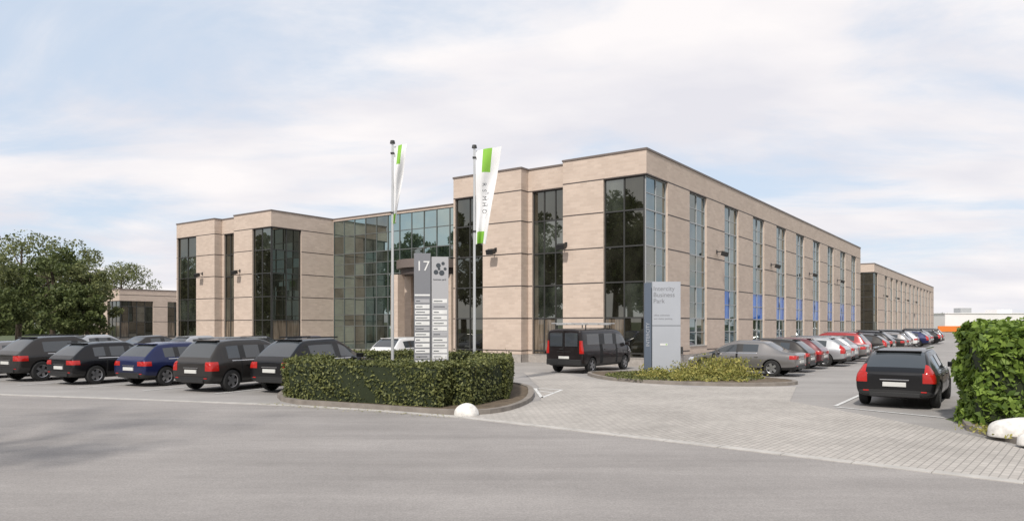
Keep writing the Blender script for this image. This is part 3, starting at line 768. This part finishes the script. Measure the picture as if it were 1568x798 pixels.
    if van:
        for xx in (.6,1.7,2.8): rb((xx,-.78,H+.12),(xx+.05,.78,H+.16),'pole')
        for yy in (-.78,.75,-.2,.2): rb((.25,yy,H+.165),(3.2,yy+.04,H+.21),'pole')
        for xx in [.4+.3*i for i in range(9)]: rb((xx,-.19,H+.17),(xx+.03,.2,H+.2),'pole')
        for xx in (.6,2.8):
            for yy in (-.74,.70): rb((xx,yy,H-.1),(xx+.05,yy+.04,H+.12),'black')
        rb((-.03,-.012,.6),(-.005,.012,1.85),'seam'); rb((-.045,.02,1.02),(-.02,.2,1.06),'black')
        rb((-.06,-.9*W,cl+.12),(.08,.9*W,cl+.36),'black')
    wo=wb_.obj('w'); do=db.obj('d',bevel=.012); 
    for p in wo.data.polygons: p.use_smooth=False
    bpy.context.view_layer.update(); dg=bpy.context.evaluated_depsgraph_get(); dm=bpy.data.meshes.new_from_object(do.evaluated_get(dg)); wm=wo.data
    bpy.data.objects.remove(do); bpy.data.objects.remove(wo)
    parts=[('body',nm),('wheels',wm),('trim',dm)]+[({'red':'tail_lights','head':'head_lights','chrome':'window_trim'}[k],m) for k,m in extra]
    for _,m_ in parts: m_.transform(Matrix.Translation((-L/2,0,0)))
    return parts,L
TY={
 'hatch':car_type(4.25,1.49,.88,.92,.10,.66,2.30,3.15,'hatch',.66),
 'suv':car_type(4.45,1.68,.92,1.01,.10,.78,2.45,3.35,'suv',.66,.24,.37),
 'mpv':car_type(4.50,1.65,.92,.96,.10,.58,2.60,3.60,'mpv',.68,.2,.34),
 'estate':car_type(4.65,1.48,.93,.93,.10,.74,2.75,3.50,'estate',.66,.2,.34,.92),
 'sedan':car_type(4.60,1.46,.90,.92,.62,1.30,2.75,3.50,'sedan',.66,.2,.33,.95),
 'van':car_type(4.78,1.95,.95,1.14,.1,.3,3.75,4.35,'van',.84,.24,.34,.85,3.95,1.16)}
def car(ty,x,y,head,pnt,name='parked_car'):
    parts,L=TY[ty]; e=empty(name,(x,y,.012),head)
    for nme,me in parts:
        if len(me.polygons)==0: continue
        o=bpy.data.objects.new(nme,me); col.objects.link(o); o.parent=e
        for i,s in enumerate(o.material_slots):
            if s.material and s.material.name.startswith('car_paint'):
                s.link='OBJECT'; s.material=M[pnt]
    return e
H1=math.radians(90-28)
def rear(ty,x,y,head,p,**k):
    L=TY[ty][1]; return car(ty,x+math.cos(head)*L/2,y+math.sin(head)*L/2,head,p,**k)
rear('suv',-7.35,21.7,H1,'paint_black')
rear('mpv',-9.95,22.2,H1+.02,'paint_darkgrey')
rear('hatch',-12.95,24.2,H1+.01,'paint_darkblue')
rear('hatch',-15.75,24.9,H1-.02,'paint_black')
rear('suv',-18.6,26.3,H1,'paint_darkgrey')
rear('sedan',-21.4,27.2,H1,'paint_grey')
rear('hatch',-24.1,28.3,H1,'paint_grey')
for x,y,p,t in [(-6.2,34,'paint_white','hatch'),(-18.5,39,'paint_silver','hatch'),(-15,38,'paint_black','hatch'),(-22.5,41,'paint_darkgrey','sedan'),(-11.8,37.2,'paint_darkblue','hatch'),(-26,42,'paint_silver','hatch')]:
    rear(t,x,y,H1,p)
car('van',3.62,32.75,RZ,'paint_darkbrown',name='parked_van')
car('estate',10.85,19.7,RZ,'paint_black')
hv=RZ+math.pi/2
seq=[('sedan','paint_grey'),('hatch','paint_darkgrey'),('hatch','paint_maroon'),('estate','paint_silver'),('hatch','paint_silver'),('sedan','paint_grey'),('mpv','paint_red'),None,('estate','paint_darkgrey'),('suv','paint_black'),('hatch','paint_silver'),('sedan','paint_darkgrey'),('hatch','paint_grey'),('mpv','paint_black'),None,('hatch','paint_white'),('estate','paint_darkblue'),('hatch','paint_grey'),('suv','paint_black'),('hatch','paint_silver'),('estate','paint_black'),('hatch','paint_grey'),('mpv','paint_darkgrey')]
for k,s in enumerate(seq):
    if not s: continue
    x,y=loc(-2.2+2.9*k,-5.5-random.uniform(-.25,.25)); car(s[0],x,y,hv+random.uniform(-.02,.02),s[1])
for k in range(6):
    x,y=loc(22+9*k,-21); car(['estate','hatch','suv'][k%3],x,y,RZ,['paint_black','paint_darkgrey','paint_silver'][k%3])

# ------------------------------------------------------------------ world, sun, camera
SE=math.radians(46); az=Vector((-.34,-.94)).normalized()
wd=bpy.data.worlds.new('World'); scene.world=wd; wd.use_nodes=True; nt=wd.node_tree; nt.nodes.clear()
out=N(nt,'ShaderNodeOutputWorld'); bg=N(nt,'ShaderNodeBackground'); bg.inputs[1].default_value=.125
sky=N(nt,'ShaderNodeTexSky'); sky.sky_type='NISHITA'; sky.sun_disc=False; sky.sun_elevation=SE; sky.sun_rotation=math.atan2(az.x,az.y)
sky.dust_density=1.0; sky.ozone_density=1.5
tc=N(nt,'ShaderNodeTexCoord'); sp=N(nt,'ShaderNodeSeparateXYZ'); nt.links.new(tc.outputs['Generated'],sp.inputs[0])
ad=N(nt,'ShaderNodeMath',operation='ADD'); ad.inputs[1].default_value=.20; nt.links.new(sp.outputs[2],ad.inputs[0])
mxx=N(nt,'ShaderNodeMath',operation='MAXIMUM'); mxx.inputs[1].default_value=.05; nt.links.new(ad.outputs[0],mxx.inputs[0])
dx=N(nt,'ShaderNodeMath',operation='DIVIDE'); dy=N(nt,'ShaderNodeMath',operation='DIVIDE')
nt.links.new(sp.outputs[0],dx.inputs[0]);nt.links.new(mxx.outputs[0],dx.inputs[1]);nt.links.new(sp.outputs[1],dy.inputs[0]);nt.links.new(mxx.outputs[0],dy.inputs[1])
cb=N(nt,'ShaderNodeCombineXYZ'); nt.links.new(dx.outputs[0],cb.inputs[0]); nt.links.new(dy.outputs[0],cb.inputs[1])
mp=N(nt,'ShaderNodeMapping'); mp.inputs['Location'].default_value=(3.1,1.7,0); mp.inputs['Rotation'].default_value=(0,0,.5); mp.inputs['Scale'].default_value=(.62,1.0,1); nt.links.new(cb.outputs[0],mp.inputs[0])
nz=N(nt,'ShaderNodeTexNoise'); nz.inputs['Scale'].default_value=1.35; nz.inputs['Detail'].default_value=9; nz.inputs['Roughness'].default_value=.58; nz.inputs['Distortion'].default_value=.45; nt.links.new(mp.outputs[0],nz.inputs['Vector'])
cr=N(nt,'ShaderNodeMapRange'); cr.interpolation_type='SMOOTHSTEP'; cr.inputs[1].default_value=.36; cr.inputs[2].default_value=.57; cr.inputs[3].default_value=0; cr.inputs[4].default_value=1; nt.links.new(nz.outputs['Fac'],cr.inputs[0])
nz2=N(nt,'ShaderNodeTexNoise'); nz2.inputs['Scale'].default_value=1.8; nz2.inputs['Detail'].default_value=7; nt.links.new(mp.outputs[0],nz2.inputs['Vector'])
c2=N(nt,'ShaderNodeMapRange'); c2.inputs[1].default_value=.38; c2.inputs[2].default_value=.62; nt.links.new(nz2.outputs['Fac'],c2.inputs[0])
cc=N(nt,'ShaderNodeMix',data_type='RGBA'); cc.inputs[6].default_value=(6.45,6.4,6.85,1); cc.inputs[7].default_value=(8.0,7.7,7.7,1); nt.links.new(c2.outputs[0],cc.inputs[0])
# thin high haze lightens the blue before the clouds go over it
hz=N(nt,'ShaderNodeMix',data_type='RGBA'); hz.inputs[0].default_value=.80; hz.inputs[7].default_value=(5.6,6.4,7.5,1); nt.links.new(sky.outputs[0],hz.inputs[6])
mx=N(nt,'ShaderNodeMix',data_type='RGBA'); nt.links.new(cr.outputs[0],mx.inputs[0]); nt.links.new(hz.outputs[2],mx.inputs[6]); nt.links.new(cc.outputs[2],mx.inputs[7])
nt.links.new(mx.outputs[2],bg.inputs[0]); nt.links.new(bg.outputs[0],out.inputs[0])
sd=bpy.data.lights.new('sun','SUN'); sd.energy=3.5; sd.angle=math.radians(3.0); sd.color=(1,.94,.87); so=bpy.data.objects.new('sun',sd); col.objects.link(so)
tosun=Vector((az.x*math.cos(SE),az.y*math.cos(SE),math.sin(SE))); so.rotation_euler=tosun.to_track_quat('Z','Y').to_euler(); so.location=(0,0,60)
cd=bpy.data.cameras.new('camera'); cam=bpy.data.objects.new('camera',cd); col.objects.link(cam); scene.camera=cam
cd.lens=25.2; cd.sensor_width=36; cd.sensor_fit='HORIZONTAL'; cd.shift_y=98/1568; cd.clip_end=3000; cd.clip_start=.1
cam.location=(0,0,2.1); cam.rotation_euler=(math.pi/2,0,0)
